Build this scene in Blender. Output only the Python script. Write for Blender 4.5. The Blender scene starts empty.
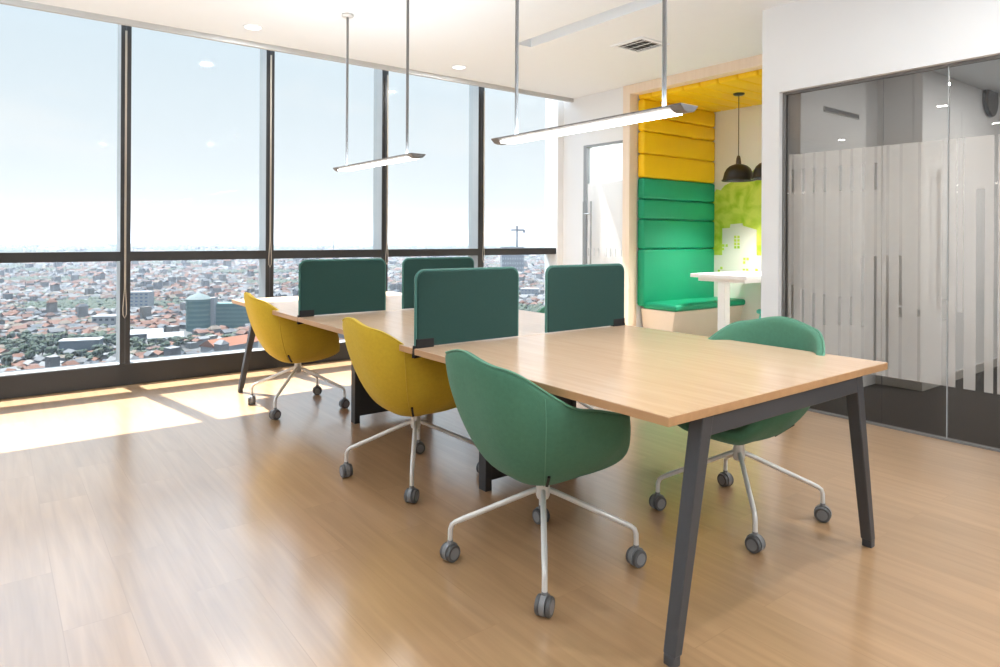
import bpy, bmesh, math, random
from mathutils import Vector, Matrix
random.seed(7)
PI = math.pi
SC = bpy.context.scene
COL = SC.collection

# ------------------------------------------------------------------ materials
def new_mat(name):
    m = bpy.data.materials.new(name); m.use_nodes = True
    nt = m.node_tree; nt.nodes.clear()
    out = nt.nodes.new('ShaderNodeOutputMaterial')
    return m, nt, out
def N(nt, t, **kw):
    n = nt.nodes.new(t)
    for k, v in kw.items():
        if k in n.inputs: n.inputs[k].default_value = v
        else: setattr(n, k, v)
    return n
def rgba(c): return (c[0], c[1], c[2], 1)
def pmat(name, col, rough=.5, metal=0, spec=.5, var=.06, scale=6, bump=0, bscale=200, sheen=0):
    """principled surface with a little procedural variation of tone"""
    m, nt, out = new_mat(name)
    p = N(nt, 'ShaderNodeBsdfPrincipled')
    p.inputs['Roughness'].default_value = rough; p.inputs['Metallic'].default_value = metal
    p.inputs['Specular IOR Level'].default_value = spec
    if sheen: p.inputs['Sheen Weight'].default_value = sheen
    tc = N(nt, 'ShaderNodeTexCoord')
    nz = N(nt, 'ShaderNodeTexNoise'); nz.inputs['Scale'].default_value = scale; nz.inputs['Detail'].default_value = 4
    nt.links.new(tc.outputs['Object'], nz.inputs['Vector'])
    mx = N(nt, 'ShaderNodeMix', data_type='RGBA')
    mx.inputs['A'].default_value = rgba([c*(1-var) for c in col]); mx.inputs['B'].default_value = rgba([min(1, c*(1+var)) for c in col])
    nt.links.new(nz.outputs['Fac'], mx.inputs['Factor'])
    nt.links.new(mx.outputs['Result'], p.inputs['Base Color'])
    if bump:
        n2 = N(nt, 'ShaderNodeTexNoise'); n2.inputs['Scale'].default_value = bscale; n2.inputs['Detail'].default_value = 2
        nt.links.new(tc.outputs['Object'], n2.inputs['Vector'])
        b = N(nt, 'ShaderNodeBump'); b.inputs['Strength'].default_value = bump; b.inputs['Distance'].default_value = .002
        nt.links.new(n2.outputs['Fac'], b.inputs['Height']); nt.links.new(b.outputs['Normal'], p.inputs['Normal'])
    nt.links.new(p.outputs[0], out.inputs[0])
    return m
def emat(name, col, s):
    m, nt, out = new_mat(name)
    e = N(nt, 'ShaderNodeEmission'); e.inputs[0].default_value = rgba(col); e.inputs[1].default_value = s
    nt.links.new(e.outputs[0], out.inputs[0]); return m
def glassmat(name, tint, refl=1.0, ior=1.45, rough=0.0):
    m, nt, out = new_mat(name)
    t = N(nt, 'ShaderNodeBsdfTransparent'); t.inputs[0].default_value = rgba(tint)
    g = N(nt, 'ShaderNodeBsdfGlossy'); g.inputs['Roughness'].default_value = rough
    f = N(nt, 'ShaderNodeFresnel'); f.inputs[0].default_value = ior
    k = N(nt, 'ShaderNodeMath', operation='MULTIPLY'); k.inputs[1].default_value = refl
    mx = N(nt, 'ShaderNodeMixShader')
    nt.links.new(f.outputs[0], k.inputs[0]); nt.links.new(k.outputs[0], mx.inputs[0])
    nt.links.new(t.outputs[0], mx.inputs[1]); nt.links.new(g.outputs[0], mx.inputs[2])
    nt.links.new(mx.outputs[0], out.inputs[0]); return m
def filmmat(name, col, opacity):
    m, nt, out = new_mat(name)
    t = N(nt, 'ShaderNodeBsdfTransparent')
    d = N(nt, 'ShaderNodeBsdfDiffuse'); d.inputs[0].default_value = rgba(col)
    tl = N(nt, 'ShaderNodeBsdfTranslucent'); tl.inputs[0].default_value = rgba(col)
    a = N(nt, 'ShaderNodeMixShader'); a.inputs[0].default_value = .5
    b = N(nt, 'ShaderNodeMixShader'); b.inputs[0].default_value = opacity
    nt.links.new(d.outputs[0], a.inputs[1]); nt.links.new(tl.outputs[0], a.inputs[2])
    nt.links.new(t.outputs[0], b.inputs[1]); nt.links.new(a.outputs[0], b.inputs[2])
    nt.links.new(b.outputs[0], out.inputs[0]); return m
def woodmat(name, c1, c2, rough, along='Y', plank=None, gscale=1.0, spec=.5, gap=.9, coat=0, coat_ior=1.7, detail=6):
    """wood grain running along one object axis; plank = (length, width) lays it as boards"""
    m, nt, out = new_mat(name)
    p = N(nt, 'ShaderNodeBsdfPrincipled'); p.inputs['Roughness'].default_value = rough; p.inputs['Specular IOR Level'].default_value = spec
    p.inputs['Coat Weight'].default_value = coat; p.inputs['Coat Roughness'].default_value = .20; p.inputs['Coat IOR'].default_value = coat_ior
    tc = N(nt, 'ShaderNodeTexCoord')
    mp = N(nt, 'ShaderNodeMapping')
    s = (14*gscale, .8*gscale, 14*gscale) if along == 'Y' else ((.8*gscale, 14*gscale, 14*gscale) if along == 'X' else (14*gscale, 14*gscale, .8*gscale))
    mp.inputs['Scale'].default_value = s
    nt.links.new(tc.outputs['Object'], mp.inputs['Vector'])
    nz = N(nt, 'ShaderNodeTexNoise'); nz.inputs['Scale'].default_value = 2.2; nz.inputs['Detail'].default_value = detail; nz.inputs['Roughness'].default_value = .6; nz.inputs['Distortion'].default_value = .4
    vec = mp.outputs[0]
    mx = N(nt, 'ShaderNodeMix', data_type='RGBA')
    mx.inputs['A'].default_value = rgba(c1); mx.inputs['B'].default_value = rgba(c2)
    rmp = N(nt, 'ShaderNodeMapRange'); rmp.inputs['From Min'].default_value = .3; rmp.inputs['From Max'].default_value = .7
    if plank:
        m2 = N(nt, 'ShaderNodeMapping'); m2.inputs['Rotation'].default_value = (0, 0, PI/2)
        nt.links.new(tc.outputs['Object'], m2.inputs['Vector'])
        br = N(nt, 'ShaderNodeTexBrick'); br.inputs['Scale'].default_value = 1
        br.inputs['Brick Width'].default_value = plank[0]; br.inputs['Row Height'].default_value = plank[1]
        br.inputs['Mortar Size'].default_value = .0016; br.inputs['Mortar Smooth'].default_value = .3; br.inputs['Bias'].default_value = 0
        br.inputs['Color1'].default_value = (.1, .1, .1, 1); br.inputs['Color2'].default_value = (.9, .9, .9, 1); br.inputs['Mortar'].default_value = (.5, .5, .5, 1)
        br.offset = .37
        nt.links.new(m2.outputs[0], br.inputs['Vector'])
        # every board gets its own piece of grain and its own tone
        vm = N(nt, 'ShaderNodeVectorMath', operation='MULTIPLY_ADD')
        vm.inputs[1].default_value = (30, 30, 30)
        nt.links.new(br.outputs['Color'], vm.inputs[0]); nt.links.new(vec, vm.inputs[2])
        vec = vm.outputs[0]
    nt.links.new(vec, nz.inputs['Vector'])
    nt.links.new(nz.outputs['Fac'], rmp.inputs['Value'])
    nt.links.new(rmp.outputs[0], mx.inputs['Factor'])
    res = mx.outputs['Result']
    if plank:
        hv = N(nt, 'ShaderNodeHueSaturation')
        mr = N(nt, 'ShaderNodeMapRange'); mr.inputs['To Min'].default_value = .93; mr.inputs['To Max'].default_value = 1.07
        nt.links.new(br.outputs['Color'], mr.inputs['Value']); nt.links.new(mr.outputs[0], hv.inputs['Value'])
        nt.links.new(res, hv.inputs['Color'])
        dk = N(nt, 'ShaderNodeMix', data_type='RGBA', blend_type='MULTIPLY'); dk.inputs['B'].default_value = (gap, gap*.97, gap*.94, 1)
        nt.links.new(br.outputs['Fac'], dk.inputs['Factor']); nt.links.new(hv.outputs[0], dk.inputs['A'])
        res = dk.outputs['Result']
    nt.links.new(res, p.inputs['Base Color'])
    nt.links.new(p.outputs[0], out.inputs[0]); return m

M = {}
M['white'] = pmat('white_paint', (.80, .815, .825), .6, var=.01)
M['ceil'] = pmat('ceiling_paint', (.80, .84, .875), .7, var=.01)
M['wallr'] = pmat('warm_white_paint', (.745, .757, .765), .6, var=.01)
M['floor'] = woodmat('oak_floor', (.365, .215, .107), (.45, .275, .142), .30, 'Y', (1.25, .19), gscale=.9, spec=.5, coat=1, coat_ior=1.7, detail=2.5)
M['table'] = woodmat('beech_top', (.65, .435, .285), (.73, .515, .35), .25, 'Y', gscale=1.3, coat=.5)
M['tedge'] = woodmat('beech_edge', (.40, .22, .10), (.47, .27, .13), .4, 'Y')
M['frame'] = woodmat('pale_wood', (.80, .66, .51), (.85, .72, .58), .45, 'Z')
M['black'] = pmat('window_black', (.019, .019, .020), .38, var=.15)
M['alu'] = pmat('grey_aluminium', (.34, .36, .37), .35, metal=.3, var=.05)
M['ledge'] = pmat('grey_ledge', (.33, .35, .36), .4)
M['dark'] = pmat('charcoal_steel', (.045, .047, .052), .42, var=.1)
M['rod'] = pmat('lamp_grey', (.17, .165, .16), .45, metal=.1)
M['legs'] = pmat('pale_grey_metal', (.68, .67, .65), .3, metal=.25)
M['caster'] = pmat('caster_dark', (.075, .073, .072), .45)
M['casterhub'] = pmat('caster_grey', (.19, .19, .195), .4)
M['green'] = pmat('green_fabric', (.068, .188, .120), .85, spec=.2, var=.12, scale=60, bump=.5, bscale=420, sheen=.08)
M['yellow'] = pmat('mustard_fabric', (.55, .375, .03), .85, spec=.2, var=.10, scale=60, bump=.5, bscale=420, sheen=.05)
M['screen'] = pmat('screen_fabric', (.016, .053, .045), .8, spec=.25, var=.08, scale=80, bump=.3, bscale=500, sheen=.05)
M['piping'] = pmat('screen_edge', (.04, .15, .125), .7, var=.05, sheen=.3)
M['clamp'] = pmat('clamp_black', (.014, .013, .013), .6, spec=.25)
M['padg'] = pmat('green_leatherette', (.006, .29, .145), .5, spec=.35, var=.05)
M['pady'] = pmat('yellow_leatherette', (.88, .56, .003), .5, spec=.35, var=.05)
M['cream'] = pmat('cream_board', (.76, .74, .66), .6, var=.02)
M['bench'] = pmat('bench_cream', (.72, .63, .52), .5, var=.03)
M['tablew'] = pmat('white_laminate', (.84, .84, .84), .35, var=.01)
M['shade'] = pmat('pendant_black', (.016, .016, .017), .35, var=.1)
M['brass'] = pmat('socket_bronze', (.10, .075, .06), .4, metal=.5)
M['turq'] = pmat('turquoise_plastic', (.10, .66, .56), .5)
M['carpet'] = pmat('carpet_charcoal', (.055, .054, .054), .95, spec=.1, var=.22, scale=25, bump=.6, bscale=300)
M['skirt'] = pmat('grey_skirting', (.42, .41, .39), .5)
M['cord'] = pmat('cord_beige', (.42, .38, .32), .6)
M['lampon'] = emat('led_diffuser', (1, .97, .93), 9)
M['lampbright'] = emat('led_diffuser_near', (1, .97, .93), 15)
M['dlon'] = emat('downlight_diffuser', (1, .97, .92), 5)
M['bulb'] = emat('bulb_glow', (1, .9, .72), 8)
M['glass'] = glassmat('clear_glass', (.97, .985, .98), .12)
M['tinted'] = glassmat('grey_glass', (.83, .80, .765), .9)
M['film'] = filmmat('frosted_film', (.84, .82, .79), .40)
M['filml'] = filmmat('frosted_film_thin', (.84, .82, .79), .29)
M['filmw'] = filmmat('white_film', (.92, .92, .92), .8)

# the mural's green watercolour
def muralmat():
    m, nt, out = new_mat('mural_paint')
    p = N(nt, 'ShaderNodeBsdfPrincipled'); p.inputs['Roughness'].default_value = .7
    tc = N(nt, 'ShaderNodeTexCoord')
    nz = N(nt, 'ShaderNodeTexNoise'); nz.inputs['Scale'].default_value = 5; nz.inputs['Detail'].default_value = 5; nz.inputs['Distortion'].default_value = 1.2
    vo = N(nt, 'ShaderNodeTexVoronoi'); vo.inputs['Scale'].default_value = 7
    cr = N(nt, 'ShaderNodeValToRGB'); e = cr.color_ramp.elements
    e[0].position = .25; e[0].color = (.20, .38, .010, 1); e[1].position = .8; e[1].color = (.62, .72, .10, 1)
    a = e.new(.5); a.color = (.36, .55, .018, 1)
    md = N(nt, 'ShaderNodeMath', operation='MULTIPLY_ADD'); md.inputs[1].default_value = .35
    nt.links.new(tc.outputs['Object'], nz.inputs['Vector']); nt.links.new(tc.outputs['Object'], vo.inputs['Vector'])
    nt.links.new(vo.outputs['Distance'], md.inputs[0]); nt.links.new(nz.outputs['Fac'], md.inputs[2])
    nt.links.new(md.outputs[0], cr.inputs[0]); nt.links.new(cr.outputs[0], p.inputs['Base Color'])
    nt.links.new(p.outputs[0], out.inputs[0]); return m
M['mural'] = muralmat()

# ------------------------------------------------------------------ mesh helpers
class MB:
    def __init__(s): s.v = []; s.f = []; s.m = []; s.smooth = []
    def add(s, vs, fs, mi=0, smooth=False):
        o = len(s.v); s.v += [tuple(v) for v in vs]
        for f in fs: s.f.append([i+o for i in f]); s.m.append(mi); s.smooth.append(smooth)
        return s
    def box(s, x0, x1, y0, y1, z0, z1, mi=0, rot=0, c=None):
        vs = [(x, y, z) for z in (z0, z1) for y in (y0, y1) for x in (x0, x1)]
        if rot:
            cx, cy = c or ((x0+x1)/2, (y0+y1)/2); ca, sa = math.cos(rot), math.sin(rot)
            vs = [(cx+(x-cx)*ca-(y-cy)*sa, cy+(x-cx)*sa+(y-cy)*ca, z) for x, y, z in vs]
        return s.add(vs, [(0, 2, 3, 1), (4, 5, 7, 6), (0, 1, 5, 4), (2, 6, 7, 3), (0, 4, 6, 2), (1, 3, 7, 5)], mi)
    def hexa(s, b, t, mi=0):
        """b, t: four bottom and four top corners, counter-clockwise from above"""
        return s.add(list(b)+list(t), [(3, 2, 1, 0), (4, 5, 6, 7), (0, 1, 5, 4), (1, 2, 6, 5), (2, 3, 7, 6), (3, 0, 4, 7)], mi)
    def prism(s, poly, axis, a, b, mi=0):
        """poly in the two other axes (in x,y,z order), extruded along axis from a to b"""
        n = len(poly)
        def P(p, t): return {'X': (t, p[0], p[1]), 'Y': (p[0], t, p[1]), 'Z': (p[0], p[1], t)}[axis]
        vs = [P(p, a) for p in poly]+[P(p, b) for p in poly]
        return s.add(vs, [tuple(range(n))[::-1], tuple(range(n, 2*n))]+[(i, (i+1) % n, n+(i+1) % n, n+i) for i in range(n)], mi)
    def tube(s, pts, r, seg=10, mi=0, cap=True):
        pts = [Vector(p) for p in pts]; rs = r if isinstance(r, (list, tuple)) else [r]*len(pts)
        rings = []; up = None
        for i, p in enumerate(pts):
            d = (pts[min(i+1, len(pts)-1)]-pts[max(i-1, 0)]).normalized()
            if up is None:
                up = Vector((0, 0, 1)) if abs(d.z) < .9 else Vector((1, 0, 0))
            u = (up-d*up.dot(d)).normalized(); w = d.cross(u); up = u
            rings.append([p+u*rs[i]*math.cos(2*PI*k/seg)+w*rs[i]*math.sin(2*PI*k/seg) for k in range(seg)])
        vs = [v for g in rings for v in g]; fs = []
        for i in range(len(pts)-1):
            for k in range(seg): fs.append((i*seg+k, i*seg+(k+1) % seg, (i+1)*seg+(k+1) % seg, (i+1)*seg+k))
        if cap: fs += [tuple(range(seg))[::-1], tuple(range((len(pts)-1)*seg, len(pts)*seg))]
        return s.add(vs, fs, mi, True)
    def lathe(s, prof, c=(0, 0, 0), seg=24, mi=0, axis='Z', rot=0):
        """prof: (r, h) pairs; closed with end caps when r > 0"""
        vs = []; fs = []
        ca, sa = math.cos(rot), math.sin(rot)
        for r, h in prof:
            for k in range(seg):
                a = 2*PI*k/seg; x, y, z = r*math.cos(a), r*math.sin(a), h
                if axis == 'H': x, y, z = z, x, y; x, y = x*ca-y*sa, x*sa+y*ca
                vs.append((c[0]+x, c[1]+y, c[2]+z))
        n = len(prof)
        for i in range(n-1):
            for k in range(seg): fs.append((i*seg+k, i*seg+(k+1) % seg, (i+1)*seg+(k+1) % seg, (i+1)*seg+k))
        if prof[0][0] > 1e-6: fs.append(tuple(range(seg))[::-1])
        if prof[-1][0] > 1e-6: fs.append(tuple(range((n-1)*seg, n*seg)))
        return s.add(vs, fs, mi, True)
    def build(s, name, mats, parent=None, bevel=0, loc=None, autosmooth=True, seg=2, mesh=False):
        me = bpy.data.meshes.new(name); me.from_pydata(s.v, [], s.f)
        for m in (mats if isinstance(mats, (list, tuple)) else [mats]): me.materials.append(m)
        me.polygons.foreach_set('material_index', s.m); me.polygons.foreach_set('use_smooth', s.smooth)
        bm = bmesh.new(); bm.from_mesh(me)
        bmesh.ops.remove_doubles(bm, verts=bm.verts, dist=1e-6); bmesh.ops.recalc_face_normals(bm, faces=bm.faces)
        if any(s.smooth):
            for e in bm.edges:
                if len(e.link_faces) == 2 and e.calc_face_angle(0) > math.radians(42): e.smooth = False
        bm.to_mesh(me); bm.free()
        if mesh: return me
        o = bpy.data.objects.new(name, me); COL.objects.link(o)
        if parent: o.parent = parent
        if loc: o.location = loc
        if bevel:
            b = o.modifiers.new('edge', 'BEVEL'); b.width = bevel; b.segments = seg; b.limit_method = 'ANGLE'; b.angle_limit = math.radians(40)
        return o
def tag(o, label=None, cat=None, group=None, kind=None):
    if label: o['label'] = label
    if cat: o['category'] = cat
    if group: o['group'] = group
    if kind: o['kind'] = kind
    return o
def empty(name, loc=(0, 0, 0), rz=0, label=None, cat=None, group=None, kind=None, parent=None):
    o = bpy.data.objects.new(name, None); COL.objects.link(o); o.empty_display_size = .1
    o.location = loc; o.rotation_euler = (0, 0, rz)
    if parent: o.parent = parent
    return tag(o, label, cat, group, kind)
def struct(o, label, cat): return tag(o, label, cat, None, 'structure')
def copy_tree(o, parent=None):
    c = o.copy(); COL.objects.link(c); c.parent = parent
    for ch in list(o.children): copy_tree(ch, c)
    return c
def superellipse(a, b, n, seg):
    r = []
    for k in range(seg):
        t = 2*PI*k/seg; c, s_ = math.cos(t), math.sin(t)
        r.append((a*abs(c)**(2/n)*(1 if c >= 0 else -1), b*abs(s_)**(2/n)*(1 if s_ >= 0 else -1)))
    return r

# ------------------------------------------------------------------ camera (24 mm shift lens, level, at 1.25 m)
H = 1.25; YAW = -0.653083518; ROLL = 0.005235988; F = 668.0; CX, CY = 500.0, 236.486
cyw, syw = math.cos(YAW), math.sin(YAW)
fw = Vector((-syw, cyw, 0)); r0 = Vector((cyw, syw, 0)); u0 = r0.cross(fw)
rv = r0*math.cos(ROLL)+u0*math.sin(ROLL); uv = -r0*math.sin(ROLL)+u0*math.cos(ROLL)
cam = bpy.data.cameras.new('camera'); cam.sensor_width = 36; cam.lens = F/1000*36
cam.shift_y = -(333.5-CY)/1000; cam.clip_start = .05; cam.clip_end = 60000
co = bpy.data.objects.new('camera', cam); COL.objects.link(co)
mw = Matrix.Identity(4)
for i in range(3): mw[i][0] = rv[i]; mw[i][1] = uv[i]; mw[i][2] = -fw[i]; mw[i][3] = (0, 0, H)[i]
co.matrix_world = mw; SC.camera = co
def project(p):
    q = Vector(p)-Vector((0, 0, H)); z = q.dot(fw)
    return (CX+F*q.dot(rv)/z, CY-F*q.dot(uv)/z, z)

# ------------------------------------------------------------------ room shell
CZ = 2.98                      # ceiling height
WY = 6.28                      # inner face of the window wall
XL, YB = -7.0, -5.0            # rear of the office
PX = 4.67                      # face of the glazed partition wall
FX = 5.80                      # far wall with the glass door and the booth
struct(MB().box(XL, PX+.04, YB, WY+.25, -.12, 0).box(PX+.04, FX+.06, 2.83, WY+.25, -.12, 0).build('floor', M['floor']), 'warm oak plank floor with sunlit bands beside the windows', 'floor')
# ceiling with a long recessed slot
SX0, SX1, SY0, SY1 = 3.745, 3.925, -3.2, 4.68
c = MB()
c.box(XL, SX0, YB, 6.09, CZ, CZ+.2); c.box(SX1, 5.9, YB, 6.09, CZ, CZ+.2); c.box(SX0, SX1, SY1, 6.09, CZ, CZ+.2); c.box(SX0, SX1, YB, SY0, CZ, CZ+.2)
c.box(SX0-.02, SX1+.02, SY0-.02, SY1+.02, CZ+.12, CZ+.2)
c.box(XL, 5.9, 6.09, WY+.25, 4.15, 4.3); c.box(XL, 5.9, 6.09, 6.12, CZ+.2, 4.15)  # unseen window head, raised so the sun patch reaches further into the room
struct(c.build('ceiling', M['ceil']), 'smooth white ceiling with one long recessed slot', 'ceiling')
struct(MB().box(XL-.15, XL, YB-.15, WY+.25, -.12, 4.3).build('wall_left', M['white']), 'white wall closing the office on the camera side', 'wall')
struct(MB().box(XL, 7.5, YB-.15, YB, -.12, CZ+.2).build('wall_back', M['white']), 'white rear wall of the office', 'wall')
struct(MB().box(XL, FX, 6.08, 6.12, 2.935, CZ).build('trim_6', pmat('pelmet_shade_grey', (.50, .51, .51), .6), bevel=.002), 'slim pelmet, its shade painted in grey, along the ceiling edge above the windows', 'window pelmet')  # grey tone carries the shade of the face turned from the windows
# window plinth
struct(MB().box(XL, FX, WY, WY+.22, 0, .175).build('trim_1', M['black'], bevel=.004), 'black plinth running under all the windows', 'window plinth')
struct(MB().box(XL, FX, WY+.005, WY+.115, .175, .181).build('trim_2', M['ledge']), 'pale grey ledge along the top of the black window plinth', 'window ledge')
# window bays: x of the mullions (left face, right face)
mull = [(-6.40, -6.325), (-5.205, -5.13), (-4.01, -3.935), (-2.815, -2.74), (-1.62, -1.545), (-.333, -.258), (.861, .936), (2.053, 2.127), (3.253, 3.323), (4.489, 4.568), (5.70, 5.80)]
names = {}
for i in range(len(mull)-1):
    xa = mull[i][1]; xb, xc = mull[i+1]
    n = i+1
    w = empty('window_%d' % n, (xa, WY, 0), 0, None, None, None, 'structure')
    w['label'] = 'floor-to-ceiling window bay with black frames, bay %d along the window wall' % n; w['category'] = 'window'
    L = xa
    m = MB()
    if i < len(mull)-2:
        m.box(xb-L, xc-L, 0, .008, .175, 4.15, 0); m.box(xb-L, xc-L, .008, .20, .175, 4.15, 1)
        m.box(xb-L+.034, xb-L+.042, -.003, .001, .181, 4.15, 2)      # groove down the middle of the mullion
        m.build('mullion', [M['black'], M['alu'], M['dark']], w)
    m = MB().box(0, xb-L, 0, .125, 1.030, 1.108, 0); m.build('transom', M['black'], w)
    MB().box(0, xb-L, .125, .20, 1.030, 1.108, 0).build('outer_rail', M['black'], w)
    MB().box(0, xb-L, .118, .128, 1.10, 4.15).build('upper_pane', M['glass'], w)
    MB().box(0, xb-L, .118, .128, .178, 1.04).build('lower_pane', M['glass'], w)
# white return where the last bay meets the corner
struct(MB().box(5.70, 5.80, WY-.02, WY+.22, .0, 4.15).build('trim_3', M['white']), 'white jamb closing the window wall in the corner', 'window jamb')
# far wall around the glass door
o = MB().box(FX, FX+.14, 5.90, WY+.25, 0, CZ+1.2).box(FX, FX+.14, 5.24, 5.90, 2.37, CZ)
struct(o.build('wall_right', M['white']), 'white wall beyond the table, between window corner and booth', 'wall')
d = empty('door_1', (FX, 5.24, 0), 0, 'narrow glass door with frosted film beside the wooden booth frame', 'door', None, 'structure')
MB().box(0, .06, .615, .66, 0, 2.37).box(0, .06, 0, .615, 2.345, 2.37).build('door_frame', M['alu'], d)
MB().box(.02, .032, .01, .60, .01, 2.345).build('pane', M['glass'], d)
fm = MB()
cuts = [(.585, .573), (.49, .478), (.425, .413), (.29, .278), (.225, .213), (.14, .128), (.055, .043)]
prev = .60
for a, b in cuts:
    fm.box(.015, .019, a, prev, .02, 1.90); fm.box(.015, .019, b, a, .02, 1.02); fm.box(.015, .019, b, a, 1.115, 1.90); prev = b
fm.box(.015, .019, .01, prev, .02, 1.90)
fm.build('frosted_film', M['filmw'], d)
h = MB().tube([(-.045, .61, .75), (-.045, .61, 1.68)], .011).tube([(-.045, .485, .75), (-.045, .485, 1.68)], .011)
h.tube([(-.045, .61, 1.53), (-.045, .485, 1.53)], .008).tube([(-.045, .61, .85), (-.045, .485, .85)], .008)
h.tube([(-.045, .61, 1.53), (.02, .61, 1.53)], .008).tube([(-.045, .485, .85), (.02, .485, .85)], .008)
h.build('pull_handle', M['alu'], d)
# corridor behind the glass door
struct(MB().box(5.94, 7.6, 5.14, WY+.25, -.12, 0).build('floor_corridor', M['floor']), 'wood floor of the corridor behind the narrow glass door', 'floor')
struct(MB().box(7.5, 7.64, 5.14, WY+.25, 0, CZ).box(5.94, 7.5, WY, WY+.14, 0, CZ).box(5.94, 7.64, 5.14, WY+.25, CZ, CZ+.1).build('wall_corridor', M['white']), 'white corridor walls seen through the narrow glass door', 'wall')
struct(MB().box(6.9, 7.1, 5.9, 6.1, 0, CZ).build('trim_4', pmat('greige_paint', (.52, .48, .42), .6)), 'greige column seen through the top of the narrow glass door', 'column')

# ------------------------------------------------------------------ booth
struct(MB().box(FX+.10, 7.5, 5.135, 5.24, 0, CZ).build('wall_booth_left', M['white']), 'wall behind the padded panels of the booth', 'wall')
struct(MB().box(7.27, 7.5, 2.95, 5.135, 0, CZ).build('wall_booth_back', M['white']), 'white wall at the back of the booth', 'wall')
struct(MB().box(FX+.02, 7.27, 2.95, 3.25, 0, CZ).build('wall_booth_right', M['white']), 'wall on the hidden side of the booth', 'wall')
struct(MB().box(FX+.02, 7.27, 3.25, 5.135, 0, .08).build('floor_booth', M['frame']), 'raised pale wood floor of the booth', 'floor')
struct(MB().box(FX+.10, 7.27, 3.25, 5.135, 2.895, CZ+.1).build('ceiling_booth', M['white']), 'soffit above the yellow ceiling pads of the booth', 'ceiling')
f = MB().box(FX-.03, FX+.10, 5.13, 5.235, 0, CZ-.002).box(FX-.03, FX+.10, 3.15, 3.255, 0, CZ-.002).box(FX-.03, FX+.10, 3.255, 5.13, 2.875, CZ-.002)
struct(f.build('trim_5', M['frame'], bevel=.004), 'pale wooden frame around the green and yellow booth', 'booth frame')
def pad(name, dims, mat, loc, label, cat, group, bev=.028):
    x, y, z = dims
    o = MB().box(0, x, 0, y, 0, z).build(name, mat, None, bev, loc, seg=4)
    for p in o.data.polygons: p.use_smooth = True
    return tag(o, label, cat, group)
zs = [2.83, 2.635, 2.462, 2.205, 1.932, 1.69, 1.459, 1.114, .46]
lab = ['topmost of the yellow padded panels on the booth wall', 'second yellow padded panel from the top of the booth wall',
       'third yellow padded panel from the top of the booth wall', 'lowest yellow padded panel, right above the green ones',
       'uppermost green padded panel, right under the yellow ones', 'second green padded panel from the top on the booth wall',
       'third green padded panel from the top, above the tall one', 'tallest green padded panel, right above the bench seat']
for i in range(8):
    pad('padded_wall_panel', (1.362, .10, zs[i]-zs[i+1]-.004), M['pady' if i < 4 else 'padg'], (5.903, 5.035, zs[i+1]+.002), lab[i], 'padded panel', 'padded panels on the booth wall')
ys = [5.13, 4.94, 4.724, 4.508, 4.295, 4.077, 3.85, 3.63, 3.41, 3.255]
nth = ['first', 'second', 'third', 'fourth', 'fifth', 'sixth', 'seventh', 'eighth', 'ninth']
for i in range(9):
    pad('padded_ceiling_strip', (1.365, ys[i]-ys[i+1]-.004, .07), M['pady'], (5.903, ys[i+1]+.002, 2.826), nth[i]+' yellow padded ceiling strip counted from the padded wall of the booth', 'padded strip', 'padded strips of the booth ceiling', .025)
b = empty('booth_bench', (5.94, 4.6, .08), 0, 'green cushioned bench on a cream base inside the booth', 'bench')
MB().hexa([(.06, .12, 0), (1.32, .12, 0), (1.32, .50, 0), (.06, .50, 0)], [(0, .02, .355), (1.32, .02, .355), (1.32, .50, .355), (0, .50, .355)]).build('base', M['bench'], b, .006)
o = MB().box(-.01, 1.325, -.005, .47, .357, .43).build('seat_cushion', M['padg'], b, .03, seg=4)
for p in o.data.polygons: p.use_smooth = True
t = empty('booth_table', (6.45, 4.235, .08), 0, 'small white table on one square column inside the booth', 'table')
MB().box(-.30, .75, -.345, .345, .735, .775).build('tabletop', M['tablew'], t, .003)
MB().box(-.24, .70, -.285, .285, .695, .735).build('under_frame', M['tablew'], t, .003)
MB().box(-.225, -.135, -.045, .045, .012, .695).build('column', M['tablew'], t, .003)
MB().box(-.28, .20, -.22, .22, 0, .012).build('base', M['tablew'], t, .003)
s = empty('stool', (7.10, 4.19, .08), 0, 'turquoise stool by the back wall of the booth, almost hidden by the white pier', 'stool')
MB().lathe([(0, .30), (.13, .30), (.145, .31), (.145, .335), (.13, .345), (0, .345)]).build('seat', M['turq'], s)
for k in range(4):
    a = PI/4+k*PI/2
    MB().tube([(.14*math.cos(a), .14*math.sin(a), 0), (.10*math.cos(a), .10*math.sin(a), .305)], .012).build('leg', M['turq'], s)
# mural on the back wall of the booth
random.seed(3)
top = []
y = 5.10
prof = [(5.13, 1.74), (5.06, 1.80), (5.02, 1.86), (4.96, 1.84), (4.90, 1.90), (4.82, 1.93), (4.78, 1.99), (4.70, 1.97), (4.62, 2.06), (4.55, 2.03), (4.46, 2.10), (4.38, 2.02), (4.25, 2.06), (4.1, 1.95), (3.95, 1.99), (3.8, 1.85), (3.6, 1.80)]
poly = prof+[(3.6, 1.0), (5.13, 1.0)]
tag(MB().prism(poly, 'X', 7.262, 7.27).build('wall_mural', M['mural']), 'green watercolour mural on the back wall of the booth', 'mural')
b = empty('cutout_panel', (7.262, 4.6, .08), 0, 'cream cut-out panel shaped like houses in front of the green mural', 'wall panel')
sk = [(.53, 0), (.53, .95), (.32, .952), (.32, 1.285), (.215, 1.29), (.205, 1.335), (.05, 1.345), (.04, 1.315), (-.14, 1.265), (-.142, .96), (-.35, .96), (-.35, 1.18), (-.7, 1.18), (-.7, 0)]
MB().prism(sk[::-1], 'X', -.016, 0).build('board', M['cream'], b)
def px2yz(x, yy):   # helper: a point of the photo on the back wall
    v = rv*((x-CX)/F)-uv*((yy-CY)/F)+fw; k = (7.246)/v.x; return (v.y*k, H+v.z*k)
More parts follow.
